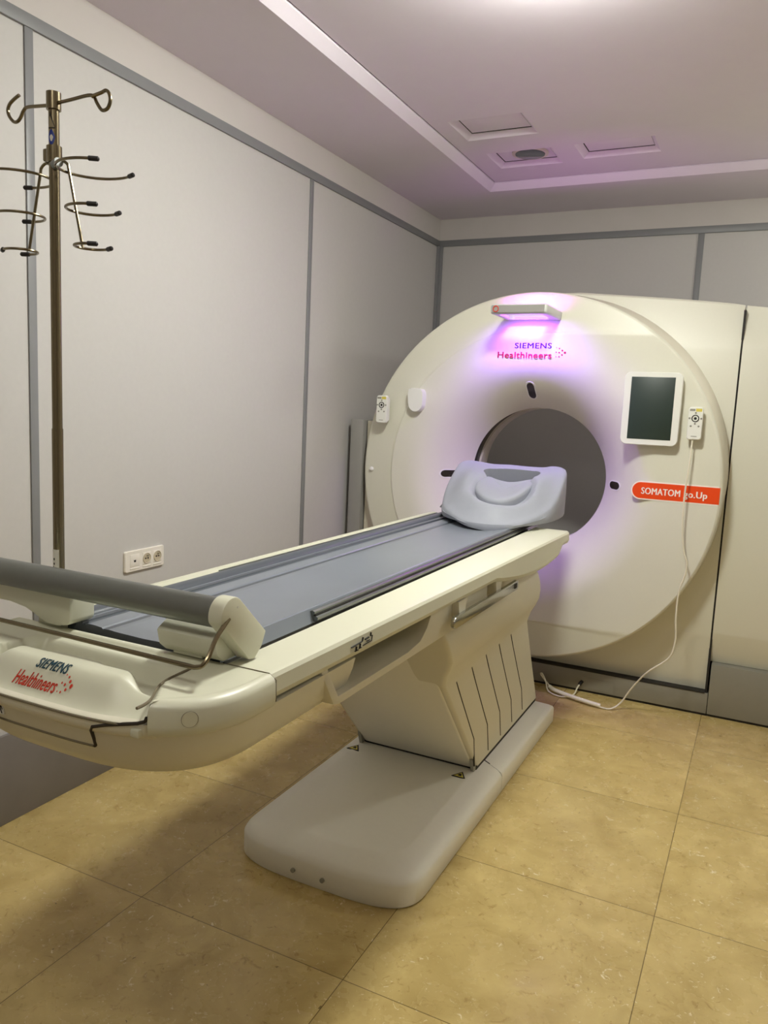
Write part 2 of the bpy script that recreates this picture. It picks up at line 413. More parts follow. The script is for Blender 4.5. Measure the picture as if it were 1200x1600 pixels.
# plinth
bm = bx(-1.62, -0.138, 3.905, 4.45, 0.012, 0.112, 0.002); link('plinth', bm, 'gkick', g)
bm = bx(-0.1355, 0.75, 3.905, 4.45, 0.012, 0.258, 0.002); link('plinth', bm, 'gkick', g)
bm = bx(-1.62, 0.75, 3.912, 4.44, 0, 0.0125); box(bm, -1.62, PX, 3.902, 4.4, 0.1115, 0.1165); link('plinth_joint', bm, 'gapblack', g)
bm = nb()
for a in ((-0.735, 3.9045, 0.012), ): pass
pl = [(-0.745, 0.028), (-0.575, 0.020), (-0.575, 0.075), (-0.745, 0.083)]
prism(bm, pl, 'Y', 3.9035, 3.9055); link('connector_plate', bm, 'gkick', g)
# tapering trim blade along the right edge of the disc
bm = nb(); ring = []
for k in range(61):
    t = k/60; a = math.radians(78-84*t); w = 0.032*math.sin(math.pi*min(1, t*1.02))**0.8+0.001
    r0 = 0.903; r1 = r0+w
    c, s = math.cos(a), math.sin(a)
    ring.append([(CX+r0*c, 3.775, CZ+r0*s), (CX+r1*c, 3.835, CZ+r1*s), (CX+r1*c, 3.935, CZ+r1*s), (CX+r0*c, 3.935, CZ+r0*s)])
loft(bm, ring); link('edge_blade', bm, 'liner', g)
# left grey side cover behind the disc
bm = bx(-2.075, -1.995, 3.80, 4.40, 0, 1.325, 0.006); link('side_cover', bm, 'ggrey', g)
bm = bx(-1.985, -1.86, 3.83, 4.40, 0, 1.32, 0.004); link('side_cover', bm, 'liner', g)
# alignment windows
def pill(w, h, n=10):
    r = min(w, h)/2; return rrect(-w/2, w/2, -h/2, h/2, r-1e-4, n)
def surf_n(x, z):
    e = 0.004
    return Vector((facey(x+e, z)-facey(x-e, z), -2*e, facey(x, z+e)-facey(x, z-e))).normalized()
def on_face(poly, cx, cz, th0, th1, bm=None, rot=0):
    bm = bm or nb(); rings = []
    ca, sa = math.cos(rot), math.sin(rot)
    def at(u, v, th):
        x, z = cx+u*ca-v*sa, cz+u*sa+v*ca; return Vector((x, facey(x, z), z))+surf_n(x, z)*th
    for k, th in ((1, th0), (1, th1), (0.75, th1), (0.5, th1), (0.25, th1), (0.02, th1)):
        rings.append([at(u*k, v*k, th) for u, v in poly])
    return loft(bm, rings)
for (x, z, w, h) in ((-1.085, 1.513, 0.036, 0.072), (-0.648, 1.070, 0.058, 0.036), (-1.485, 1.064, 0.095, 0.036)):
    o = link('laser_window', on_face(pill(w+0.012, h+0.012), x, z, -0.004, 0.0015), 'bezel', g)
    link('window_glass', on_face(pill(w, h), x, z, -0.004, 0.0025), 'gband', o)
# small knob and cap at the left
bm = nb(); bmesh.ops.create_uvsphere(bm, u_segments=20, v_segments=12, radius=0.013)
for v in bm.verts: v.co = Vector((-1.915+v.co.x, FY+0.022+v.co.y*0.8, 1.062+v.co.z))
link('knob', bm, 'bezel', g)
capo = [(-0.043, 0.055), (-0.041, -0.022), (-0.03, -0.047), (-0.012, -0.060), (0.012, -0.060), (0.03, -0.047), (0.041, -0.022), (0.043, 0.030), (0.036, 0.050), (0.022, 0.058)]
capo = [(p.x, p.y) for p in smooth([(u, v, 0) for u, v in capo], 3, True)]
bm = nb(); A = []
for r_, y in ((1.0, 3.760), (1.0, 3.708), (0.93, 3.700)):
    A.append([(-1.648+u*r_, y, 1.440+v*r_) for u, v in capo])
loft(bm, A); link('port_cap', bm, 'bezel', g)
# orange name plate
LZ = (1.034, 1.108); r = (LZ[1]-LZ[0])/2; zc = sum(LZ)/2
lp = [(-0.185, LZ[0]), (-0.165, LZ[0]+0.0)] + [(-0.185, LZ[1])]
def plate(xl, xr, z0, z1, rr):
    cz = (z0+z1)/2; return [(xr, z0), (xr, z1)]+[(xl+rr+rr*math.cos(a), cz+(z1-z0)/2*math.sin(a)) for a in [math.radians(90+180*k/16) for k in range(17)]]
o = link('name_plate', prism(nb(), plate(-0.548, -0.172, LZ[0]-0.006, LZ[1]+0.006, r+0.006), 'Y', FY-0.0012, FY+0.004), 'labelwhite', g)
link('orange_field', prism(nb(), plate(-0.542, -0.168, LZ[0], LZ[1], r), 'Y', FY-0.002, FY+0.004), 'orange', o)
text('SOMATOM', 'labelwhite', o, 'lettering', (-0.502, FY-0.0025, 1.055), (1, 0, 0), (0, 0, 1), 0.170, 0.030, heavy=(0.02, 0.04, 0.06))
text('go.Up', 'labelwhite', o, 'lettering', (-0.318, FY-0.0025, 1.055), (1, 0, 0), (0, 0, 1), 0.100, 0.030, heavy=(0.02, 0.04, 0.06))
# maker's lettering on the face
def dots(bm_pos, size, origin, ux, uz, th=0.0012):
    bm = nb(); ux = Vector(ux).normalized(); uz = Vector(uz).normalized(); n = ux.cross(uz)
    for (u, v, r) in bm_pos:
        c = Vector(origin)+ux*u*size+uz*v*size
        ring = [[c+ux*r*size*math.cos(2*math.pi*k/12)+uz*r*size*math.sin(2*math.pi*k/12)+n*h for k in range(12)] for h in (-th, th)]
        loft(bm, ring)
    return bm
DOTS = [(0, .0, .045), (0, .5, .06), (0, 1.0, .045), (.35, .0, .07), (.35, .45, .08), (.35, .9, .075), (.68, .2, .09), (.68, .68, .10), (1.0, .45, .13)]
text('SIEMENS', 'petrol2', g, 'lettering', (-1.150, FY-0.001, 1.710), (1, 0, 0), (0, 0, 1), 0.182, 0.026, heavy=(0.02, 0.04), space=1.1)
text('Healthineers', 'crimson', g, 'lettering', (-1.234, FY-0.001, 1.664), (1, 0, 0), (0, 0, 1), 0.268, 0.029)
link('logo_dots', dots(DOTS, 0.042, (-0.945, FY-0.001, 1.672), (1, 0, 0), (0, 0, 1)), 'crimson', g)
# control screen
sx = -0.4855; sz = 1.443
o = link('display_housing', loft(nb(), [[(sx+u*k, y, sz+v*k) for u, v in rrect(-0.125, 0.125, -0.163, 0.163, 0.028)] for k, y in ((0.80, 3.745), (0.94, 3.715), (1.0, 3.712), (1.0, 3.697), (0.985, 3.692))]), 'bezel', g)
link('display', bx(sx-0.094, sx+0.094, 3.6905, 3.70, sz-0.137, sz+0.141, 0.001), 'screen', o)
# overhead hood with violet light
HX0, HX1, HY0, HY1, HZ0, HZ1 = -1.200, -0.935, 3.485, 3.775, 1.842, 1.886
hb = bx(HX0, HX1, HY0, HY1, HZ0, HZ1, 0.010, 3)
hood = link('light_hood', hb, 'hood', g)
holed(hood, [prism(nb(), rrect(HX0+0.030, HX1-0.034, HY0+0.035, HY1-0.075, 0.02), 'Z', 1.7, 2.0)])
bm = nb()
bm = prism(nb(), [(HX0+0.008, HZ0+0.006), (HX1-0.012, HZ0+0.006), (HX1-0.012, HZ1-0.006), (HX0+0.008, HZ1-0.006)], 'Y', HY0-0.0015, HY0+0.004); link('hood_front', bm, 'ggrey', hood)
bm = nb(); R2 = []
for k in range(25):
    a = 2*math.pi*k/24; R2.append((HX0+0.028+0.012*math.cos(a), HY0-0.003, (HZ0+HZ1)/2+0.013*math.sin(a)))
tube(bm, R2, 0.0022, 6); link('status_ring', bm, 'red', hood)
# led rim inside the opening: upper and lower edges
bm = nb()
for z in (HZ0+0.005, HZ1-0.010):
    box(bm, HX0+0.0302, HX0+0.033, HY0+0.06, HY1-0.10, z, z+0.005)
    box(bm, HX1-0.037, HX1-0.0342, HY0+0.06, HY1-0.10, z, z+0.005)
    box(bm, HX0+0.055, HX1-0.059, HY1-0.078, HY1-0.0752, z, z+0.005)
link('violet_led_strip', bm, 'led', hood)
area('hood_light', (-1.067, HY0+0.05, HZ0-0.004), 0.20, 2.4, (0.28, 0.09, 1.0), (math.radians(36), 0, 0), 'RECTANGLE', 0.02, math.radians(125))
area('hood_light', (-1.067, HY1-0.12, HZ0-0.004), 0.20, 0.36, (0.85, 0.04, 1.0), (math.radians(30), 0, 0), 'RECTANGLE', 0.03, math.radians(120))
area('hood_light', (-1.067, HY1-0.09, HZ1+0.003), 0.18, 0.8, (0.8, 0.05, 1.0), (math.radians(118), 0, 0), 'RECTANGLE', 0.02, math.radians(125))

# remotes in holders on the scanner face
def remote(x, z, label, y=3.70):
    t = thing('remote_control', label, 'remote', (x, y, z-0.072), 'hand remotes on the scanner face')
    bm = loft(nb(), [[(x+u*k, yy, z+v*k) for u, v in rrect(-0.030, 0.030, -0.072, 0.072, 0.012)] for k, yy in ((0.85, y+0.038), (0.9, y+0.012), (1, y+0.010), (1, y-0.006), (0.95, y-0.010))])
    link('body', bm, 'bezel', t)
    link('yellow_label', bx(x+0.000, x+0.025, y-0.0108, y-0.009, z+0.052, z+0.065), 'yellow', t)
    link('grey_label', bx(x-0.025, x-0.003, y-0.0108, y-0.009, z+0.054, z+0.063), 'greykey', t)
    bm = tube(nb(), [(x+0.014*math.cos(a), y-0.0105, z+0.022+0.014*math.sin(a)) for a in [2*math.pi*k/24 for k in range(25)]], 0.0022, 6)
    b = link('ring_key', bm, 'ink', t)
    link('centre_key', prism(nb(), circ(x, z+0.022, 0.006, 16), 'Y', y-0.0115, y-0.009), 'ink', t)
    for dx, dz in ((-0.024, 0.022), (0.024, 0.022), (0, 0.046), (0, -0.001), (-0.016, -0.012), (0.016, -0.012)):
        link('key', prism(nb(), circ(x+dx, z+dz, 0.0042, 12), 'Y', y-0.0112, y-0.009), 'greykey', t)
    link('mark', bx(x-0.012, x+0.012, y-0.0105, y-0.009, z-0.058, z-0.055), 'greykey', t)
    return t
remote(-1.835, 1.386, 'white hand remote without cord on the left edge of the scanner face')
tR = remote(-0.2955, 1.387, 'white hand remote with long ivory cord hanging under the screen side of the scanner')
cp = [(-0.300, 3.70, 1.316), (-0.302, 3.695, 1.222), (-0.309, 3.69, 1.079), (-0.307, 3.69, 0.935), (-0.291, 3.69, 0.821), (-0.273, 3.69, 0.765), (-0.276, 3.69, 0.706), (-0.294, 3.69, 0.629), (-0.296, 3.69, 0.51), (-0.289, 3.69, 0.406), (-0.309, 3.69, 0.317), (-0.40, 3.70, 0.226), (-0.468, 3.74, 0.12), (-0.51, 3.755, 0.04), (-0.55, 3.73, 0.008), (-0.60, 3.72, 0.008), (-0.66, 3.735, 0.014), (-0.75, 3.76, 0.016), (-0.84, 3.80, 0.018), (-0.90, 3.86, 0.03), (-0.935, 3.87, 0.062), (-0.925, 3.86, 0.07), (-0.90, 3.84, 0.04), (-0.87, 3.79, 0.010), (-0.80, 3.755, 0.008), (-0.75, 3.80, 0.012), (-0.744, 3.87, 0.030), (-0.733, 3.90, 0.05)]
link('cord', tube(nb(), smooth(cp, 8), 0.0038, 8), 'cord', tR)
bm = tube(nb(), smooth([(-0.60, 3.722, 0.014), (-0.66, 3.730, 0.017), (-0.75, 3.756, 0.019), (-0.84, 3.795, 0.02), (-0.875, 3.825, 0.024)], 6), 0.010, 10); link('cord_bundle', bm, 'cord', tR)
bm = cyl(nb(), (-0.738, 3.885, 0.042), (-0.731, 3.906, 0.054), 0.009, 14); link('plug', bm, 'rubber', tR)

# ------------------------------------------------------------------ patient table
TC = -1.065; T = 0.925
t = thing('patient_table', 'long white patient table with blue-grey couch top on a leaning pedestal', 'scanner table', (TC, 2.4, 0))
# foot cover on the floor
BX0, BX1 = -1.37, -0.758
def base_outline(ins, y0, y1):
    x0, x1 = BX0+ins, BX1-ins; out = [(x1, y1-ins*0.3), (x0, y1-ins*0.3)]
    cx = (x0+x1)/2; hw = (x1-x0)/2; yf = y0+ins
    K = 40
    for k in range(K+1):
        a = math.pi*k/K; c = -math.cos(a); s = math.sin(a)
        ex = abs(c)**0.55*(1 if c > 0 else -1); ey = abs(s)**0.55
        out.append((cx+hw*ex, yf+0.17*(1-ey)+0.0*c))
    return out
def base_mesh(y0, y1, rear=False):
    bm = nb(); rg = []
    for ins, z in ((0.004, 0), (0.0, 0.006), (0.0, 0.068), (0.005, 0.078), (0.020, 0.088), (0.075, 0.112), (0.080, 0.1135), (0.095, 0.1115)):
        if rear:
            x0, x1 = BX0+ins, BX1-ins; e = min(ins, 0.08)
            rg.append([(x, y, z) for x, y in ((x1, y1-e), (x0, y1-e), (x0, y0), (x1, y0))])
        else: rg.append([(x, y, z) for x, y in base_outline(ins, y0, y1)])
    return loft(bm, rg)
YS = 2.655
bm = nb(); rg = []
for ins, z in ((0.004, 0), (0.0, 0.006), (0.0, 0.066), (0.005, 0.077), (0.018, 0.088), (0.072, 0.112), (0.080, 0.1135), (0.095, 0.1115)):
    rg.append([(x, y if y < YS else YS, z) for x, y in base_outline(ins, 1.822, YS+ins*0.3)])
base = link('foot_cover', loft(bm, rg), 'base', t, 40)
link('foot_cover', base_mesh(YS+0.0035, 3.43, True), 'base', t, 40)
prof_ = [(ins, z) for ins, z in ((0.0, 0.004), (0.0, 0.066), (0.005, 0.077), (0.018, 0.088), (0.072, 0.112), (0.080, 0.1135), (0.095, 0.1115))]
pj = [(BX1-i_-0.0012, z-0.0006) for i_, z in prof_]+[(BX0+i_+0.0012, z-0.0006) for i_, z in prof_[::-1]]
link('cover_joint', prism(nb(), pj, 'Y', YS-0.006, YS+0.009), 'gapblack', t)
for x in (-1.13, -1.03):
    link('screw', prism(nb(), circ(x, 0.035, 0.007, 14), 'Y', 1.816, 1.86), 'greykey', base)
for (x, y) in ((-1.29, 2.50), (-0.865, 2.50)):
    w = 0.026
    s = link('warning_sticker', prism(nb(), [(x-w, y-w*0.9), (x+w, y-w*0.9), (x, y+w*0.9)], 'Z', 0.111, 0.1138), 'ink', base)
    link('sticker_field', prism(nb(), [(x-w*0.68, y-w*0.72), (x+w*0.68, y-w*0.72), (x, y+w*0.5)], 'Z', 0.111, 0.1143), 'yellow', s)
    link('sticker_mark', prism(nb(), [(x-0.007, y-0.012), (x+0.008, y-0.014), (x+0.003, y+0.004), (x-0.004, y+0.002)], 'Z', 0.111, 0.1147), 'ink', s)
# leaning pedestal
def yf(z): return 2.555-0.93*(z-0.135)
def yb(z): return 3.37-0.66*(z-0.135)
bm = nb(); rg = []
for z, hw in ((0.10, 0.222), (0.135, 0.222), (0.30, 0.225), (0.5, 0.228), (0.70, 0.235), (0.80, 0.235)):
    rg.append([(x, y, z) for x, y in rrect(TC-hw, TC+hw, yf(z)-0.006, yb(z)-0.02, 0.010, 3)])
link('pedestal', loft(bm, rg), 'base', t)
# side cover: flat below, bulging shoulder above, wrapping the front corner
def cover(sgn):
    bm = nb(); rg = []
    #      z     outer   y front offset, lip
    for z, o, fo in ((0.125, 0.238, 0.0), (0.30, 0.240, 0.0), (0.50, 0.244, 0.0), (0.545, 0.246, -0.002), (0.562, 0.252, -0.006), (0.60, 0.268, -0.008), (0.635, 0.290, -0.008), (0.67, 0.308, -0.008), (0.71, 0.317, -0.008), (0.75, 0.320, -0.008), (0.79, 0.317, 0.0), (0.83, 0.305, 0.02), (0.86, 0.29, 0.04)):
        y0 = yf(z)+fo; y1 = yb(z)
        if z > 0.56: y1 = yb(z)+0.01*math.sin(math.pi*min(1, (z-0.56)/0.26))
        if z > 0.8: y1 -= 0.02+(z-0.8)*0.8
        inn = 0.10 if z <= 0.55 else 0.15
        a, b = TC+sgn*inn, TC+sgn*o
        pts = rrect(min(a, b), max(a, b), y0, y1, 0.016, 4)
        rg.append([(x, y, z) for x, y in pts])
    return loft(bm, rg)
sc = link('side_cover', cover(1), 'tan', t, 50)
link('side_cover', cover(-1), 'tan', t, 50)
# slits
for k in range(5):
    top = Vector((0, 2.275+0.142*k, 0.535+0.008*k)); bot = Vector((0, 2.535+0.150*k, 0.140+0.002*k)); kn = Vector((0, 2.505+0.147*k, 0.255))
    bm = nb(); pts = []
    for p in (top, top.lerp(kn, .25), top.lerp(kn, .5), top.lerp(kn, .75), kn, kn.lerp(bot, .5), bot):
        z = p.z; o = 0.238+0.002*max(0, z-0.125)/0.175*1.0 if z < 0.3 else (0.240+0.004*(z-0.3)/0.2 if z < 0.5 else 0.244+0.002*(z-0.5)/0.045)
        pts.append((TC+o-0.0012, p.y, z))
    link('slit', tube(bm, pts, 0.0032, 6), 'slit', sc)
link('pedestal_joint', bx(TC-0.236, TC+0.236, yf(0.12)-0.004, 3.36, 0.109, 0.128), 'gapblack', t)
for x in (TC-0.232, TC+0.222):
    link('hinge_clip', prism(nb(), [(2.585, 0.11), (2.545, 0.11), (2.525, 0.165), (2.535, 0.168), (2.56, 0.13)], 'X', x, x+0.012), 'greykey', t)
# carriage below the frame with open side pocket
bm = prism(nb(), [(1.27, 0.892), (1.335, 0.790), (1.36, 0.783), (1.80, 0.783), (2.3, 0.783), (2.3, 0.892)], 'X', TC-0.25, TC+0.322, 0.006)
car = link('carriage', bm, 'tan', t)
holed(car, [prism(nb(), [(1.305, 0.96), (1.305, 0.872), (1.352, 0.803), (1.70, 0.803), (1.775, 0.812), (1.815, 0.838), (1.85, 0.882), (1.86, 0.96)], 'X', TC+0.18, TC+0.40)])
# top frame rails
def rail_sec(y, sgn):
    k = (y-1.1)/2.1
    xo = 0.322+0.045*k if sgn > 0 else 0.262
    xi = 0.221 if sgn > 0 else 0.229
    T = 0.925 if sgn > 0 else 0.946
    b = 0.872-0.004*k
    if y > 2.3: b = 0.868-0.045*math.sin(math.pi*min(1, (y-2.3)/1.0))**1.0
    if y > 3.05: b = max(b, 0.872)
    pts = [(xi, T-0.006), (xi+0.004, T), (xo-0.012, T), (xo-0.004, T-0.003), (xo, T-0.010), (xo+0.002, b+0.016), (xo-0.004, b+0.004), (xo-0.016, b), (xi-0.03, b-0.002), (xi-0.03, T-0.02)]
    return [(TC+sgn*u, y, z) for u, z in pts]
for sgn in (1, -1):
    ys = [1.107, 1.2, 1.5, 1.8, 2.1, 2.3]+[2.3+0.05*k for k in range(1, 18)]
    bm = nb(); rg = [rail_sec(y, sgn) for y in ys]
    e = rail_sec(3.17, sgn)
    rg.append(rail_sec(3.195, sgn))
    last = rail_sec(3.205, sgn); c = sum((Vector(p) for p in last), Vector())/len(last)
    rg.append([tuple(c+(Vector(p)-c)*0.9) for p in last])
    r_ = link('side_frame', loft(bm, rg), 'white', t, 22)
    if sgn > 0: sf = r_
# frame underside deck between the rails
link('underframe', prism(nb(), [(1.15, 0.90), (1.15, 0.872), (2.2, 0.865), (2.9, 0.84), (3.15, 0.872), (3.15, 0.90)], 'X', TC-0.25, TC+0.25, 0.004), 'tan', t)
# pictogram on the side frame
bm = nb(); px = TC+0.333
def mk(y0, z0, y1, z1, w=0.0015):
    d = Vector((0, y1-y0, z1-z0)); n_ = Vector((0, -d.z, d.y)).normalized()*w/2
    a = Vector((0, y0, z0)); b = Vector((0, y1, z1))
    prism(bm, [((a+n_).y, (a+n_).z), ((b+n_).y, (b+n_).z), ((b-n_).y, (b-n_).z), ((a-n_).y, (a-n_).z)], 'X', px-0.006, px)
mk(1.385, 0.900, 1.432, 0.902); mk(1.432, 0.902, 1.436, 0.910); mk(1.40, 0.888, 1.415, 0.888); mk(1.405, 0.888, 1.407, 0.897, 0.0028); mk(1.418, 0.890, 1.428, 0.890); mk(1.422, 0.890, 1.424, 0.899, 0.0028)
mk(1.436, 0.892, 1.475, 0.893); mk(1.475, 0.893, 1.478, 0.905); mk(1.445, 0.903, 1.462, 0.904, 0.0028); mk(1.470, 0.904, 1.472, 0.912, 0.0028); mk(1.452, 0.897, 1.466, 0.897)
link('pictogram', bm, 'ink', sf)
# foot end: hull below and moulded top
HW = 0.331; YE = 0.862
def front_y(x, ins=0.0):
    u = min(1.0, abs(x-TC)/(HW-ins)); return YE+ins+0.20*(1-(1-u**3.2)**(1/2.6))
def end_ring(ins, z, yback, push=0.0):
    hw = HW-ins; out = [(TC+hw, yback, z), (TC-hw, yback, z)]
    K = 56
    for k in range(K+1):
        a = math.pi*k/K; u = -math.cos(a)
        out.append((TC+hw*u, front_y(TC+hw*u, ins)+push, z))
    return out
bm = nb(); rg = []
for ins, z, pu in ((0.085, 0.768, 0.02), (0.070, 0.770, 0.01), (0.052, 0.778, 0.004), (0.028, 0.806, 0.0), (0.014, 0.842, 0.0), (0.008, 0.868, 0)):
    rg.append(end_ring(ins, z, 1.42, pu))
hull = link('end_hull', loft(bm, rg), 'tan', t, 60)
XF = [TC-0.240+0.480*k/40 for k in range(41)]
link('end_flap', loft(nb(), [[(x, front_y(x, ins), z) for ins, z in ((0.040, 0.860), (0.006, 0.862), (0.003, 0.868), (0.0015, 0.876), (0.0015, 0.887), (0.005, 0.889), (0.040, 0.887))] for x in XF]), 'tan', t, 60)
def rim_path(sgn, ins, z):
    hw = HW-ins; out = []
    u0 = 0.237/hw; a0 = math.acos(u0)
    for k in range(33):
        a = a0*(1-k/32); u = math.cos(a)
        out.append((TC+sgn*hw*u, front_y(TC+hw*u, ins), z))
    out.append((TC+sgn*hw, 1.105, z)); return out
for sgn in (-1, 1):
    P_ = [rim_path(sgn, ins, z) for ins, z in ((0.024, 0.864), (0.004, 0.867), (-0.001, 0.872), (-0.0015, 0.885), (-0.001, 0.910), (0.003, 0.919), (0.012, 0.9245), (0.020, 0.9245), (0.030, 0.915))]
    rim = link('end_rim', loft(nb(), [[c_[i] for c_ in P_] for i in range(len(P_[0]))]), 'white', t, 60)
# moulded top: trough behind a raised hump that falls to the front
def topz(x, y):
    f = front_y(x, 0.006); d = y-f; u = x-TC; au = abs(u)
    z = T-0.001
    w = 0.236-0.05*sst((y-0.88)/0.12)
    inx = sst((w+0.004-au)/0.012)                    # inside the corner rims
    ledge = sst((1.10-y)/0.012)
    hump = 1-sst((au-0.125)/0.055)
    hump2 = 1-sst((au-0.02)/0.30)
    crest = 0.940+0.022*hump+0.006*(1-sst((au-0.05)/0.02))
    zf = 0.912+0.020*hump+0.003*hump2                # hump level
    zf -= (zf-0.886)*(1-sst(d/0.070))**1.0*1.0
    zt = 0.884
    front = 1-sst((y-crest)/0.026)
    zin = zt+(T-0.010-zt)*sst((y-1.035)/0.03)
    zin = zin+(zf-zin)*front
    return z+(zin-z)*inx*ledge
bm = nb(); NX, NY = 110, 64; Gd = []
for i in range(NX+1):
    x = TC+(HW-0.017)*(-1+2*i/NX); y0 = front_y(x, 0.006 if abs(x-TC) < 0.24 else 0.0172)
    y0 = min(y0, 1.09)
    Gd.append([bm.verts.new((x, y0+(1.106-y0)*j/NY, topz(x, y0+(1.106-y0)*j/NY))) for j in range(NY+1)])
for i in range(NX):
    for j in range(NY): bm.faces.new((Gd[i][j], Gd[i+1][j], Gd[i+1][j+1], Gd[i][j+1]))
top = link('end_top', bm, 'white', t, 60)
# grooves of the flap on the end face
def fr(x, z, off=0.0): return (x, front_y(x, 0.0)-off+0.0, z)
def onface(x, z):
    ins = 0.008+(0.868-z)*0.45 if z < 0.868 else -0.001
    return (x, front_y(x, max(ins, -0.001)), z)
gl = [(-1.29, 0.8865), (-1.2, 0.8865), (-1.0, 0.8865), (-0.832, 0.8865)]
link('groove', tube(nb(), [(x, front_y(x, 0.001), z) for x, z in [(-1.30+0.425*k/20, 0.884) for k in range(21)]], 0.0018, 6), 'groove', hull)
def hullface(x, z):
    # point on the front of the hull
    T_ = ((0.778, 0.052, 0.004), (0.806, 0.028, 0), (0.842, 0.014, 0), (0.8605, 0.009, 0), (0.868, 0.0025, 0), (0.90, 0.001, 0))
    for (z0, i0, p0), (z1, i1, p1) in zip(T_, T_[1:]):
        if z <= z1:
            k = (z-z0)/(z1-z0); return (x, front_y(x, i0+(i1-i0)*k)+p0+(p1-p0)*k, z)
    return (x, front_y(x, 0.0005), z)
gl = [(-1.34+0.405*k/16, 0.831) for k in range(17)]+[(-0.932, 0.834), (-0.931, 0.848), (-0.930, 0.864), (-0.924, 0.872), (-0.900, 0.879), (-0.870, 0.885), (-0.845, 0.889), (-0.834, 0.893), (-0.831, 0.900)]
link('groove', tube(nb(), [hullface(x, z) for x, z in gl[:17]], 0.0024, 6), 'groove', hull)
link('groove', tube(nb(), [hullface(x, z) for x, z in gl[16:]], 0.0030, 6), 'slit', hull)
gp = [(-0.831, 0.870), (-0.832, 0.885), (-0.838, 0.905), (-0.848, 0.925), (-0.866, 0.955), (-0.876, 0.985), (-0.880, 1.03), (-0.884, 1.075)]
gp = [(x, y, max(topz(x, y), topz(x+0.006, y))-0.0014) for x, y in gp]
link('groove', tube(nb(), smooth(gp, 4), 0.0026, 6), 'groove', top)
link('joint', tube(nb(), [(-0.84, 1.106, T), (-0.748, 1.106, T), (-0.734, 1.107, T-0.01), (-0.733, 1.107, 0.876)], 0.0009, 6), 'groove', rim)
bx_ = onface(-0.848, 0.876); link('bracket', bx(-0.856, -0.838, bx_[1]-0.002, bx_[1]+0.02, 0.866, 0.880, 0.003), 'white', hull)
def disc_on(x, z, r, name, m, par, thick=0.0012):
    p = Vector(onface(x, z)); e = 0.002
    tx = (Vector(onface(x+e, z))-Vector(onface(x-e, z))).normalized(); tz = (Vector(onface(x, z+e))-Vector(onface(x, z-e))).normalized(); n_ = tx.cross(tz)
    if n_.y > 0: n_ = -n_
    return link(name, loft(nb(), [[p+tx*r*math.cos(a)+tz*r*math.sin(a)+n_*h for a in [2*math.pi*k/20 for k in range(20)]] for h in (-0.004, thick)]), m, par)
disc_on(-0.775, 0.897, 0.0135, 'cover_plug', 'groove', rim, 0.0006); disc_on(-0.775, 0.897, 0.0128, 'cover_plug', 'white', rim, 0.0012)
disc_on(-0.838, 0.838, 0.0125, 'cover_plug', 'sticker', hull)
# walking figure mark on the flap
y_ = front_y(-1.165)+0.0085
XM, ZM = -0.112, -0.024
fb = bx(-1.044+XM, -1.024+XM, y_+0.0006, y_+0.006, 0.868+ZM, 0.892+ZM); mk_ = link('mark_field', fb, 'sticker', hull)
bm = nb()
for a in ([(-1.036, .888), (-1.032, .888), (-1.032, .884), (-1.036, .884)], [(-1.037, .883), (-1.031, .883), (-1.0315, .877), (-1.0365, .877)], [(-1.0365, .878), (-1.034, .878), (-1.038, .870), (-1.0405, .870)], [(-1.034, .878), (-1.0315, .878), (-1.0275, .870), (-1.030, .870)], [(-1.031, .883), (-1.0295, .882), (-1.027, .877), (-1.0285, .8765)], [(-1.037, .883), (-1.0385, .882), (-1.041, .877), (-1.0395, .8765)]):
    prism(bm, [(q[0]+XM, q[1]+ZM) for q in a], 'Y', y_, y_+0.004)
link('walking_mark', bm, 'ink', mk_)
# maker's lettering on the hump
def lay(bm, name, m):
    for v in bm.verts:
        v.co.z = topz(v.co.x, v.co.y)+0.0012+(0.0006 if v.co.z > 0 else 0)
    return link(name, bm, m, top)
def flat_text(s, x0, y0, w, h, m, sh=0.25, **k):
    bm = text_bm(s, 1.0, shear=sh, **k)
    bmesh.ops.subdivide_edges(bm, edges=[e for e in bm.edges if e.calc_length() > 0.25], cuts=2)
    xs = [v.co.x for v in bm.verts]; a = min(xs); b = max(xs)
    for v in bm.verts: v.co = Vector((x0+(v.co.x-a)*w/(b-a), y0+v.co.y*h/0.7, v.co.z))
    return lay(bm, 'lettering', m)
flat_text('SIEMENS', -1.108, 0.915, 0.074, 0.017, 'petrol', sh=0.12, heavy=(0.02, 0.04))
flat_text('Healthineers', -1.136, 0.889, 0.100, 0.019, 'red', sh=0.12)
bm = dots(DOTS, 0.022, (-1.030, 0.893, 0), (1, 0, 0), (0, 1, 0)); lay(bm, 'logo_dots', 'red')

# couch top (pallet) with raised left edge and fine ridges
def pal_sec(y):
    P = [(-1.281, 0.918), (-1.279, 0.930), (-1.270, 0.936), (-1.255, 0.938), (-1.242, 0.935), (-1.236, 0.934), (-1.228, 0.9335), (-1.222, 0.930), (-1.216, 0.930), (-1.210, 0.9335), (-1.19, 0.9335), (-1.172, 0.932), (-1.166, 0.928), (-1.159, 0.928), (-1.153, 0.9305), (-1.13, 0.929), (-1.06, 0.9275), (-1.0, 0.929), (-0.93, 0.936), (-0.895, 0.943), (-0.888, 0.9445), (-0.884, 0.943), (-0.872, 0.914), (-0.88, 0.906), (-1.275, 0.906)]
    return [(x, y, z) for x, z in P]
bm = loft(nb(), [pal_sec(y) for y in (1.128, 1.132, 1.8, 2.5, 3.2, 3.36)])
pal = link('couch_top', bm, 'pallet', t, 28)
bm = loft(nb(), [[(-1.267+0.025*math.cos(a), y, 0.930+0.0165*math.sin(a)) for a in [2*math.pi*k/24 for k in range(24)]] for y in (1.126, 1.13, 2.2, 3.34)])
link('edge_roll', bm, 'roll', pal)
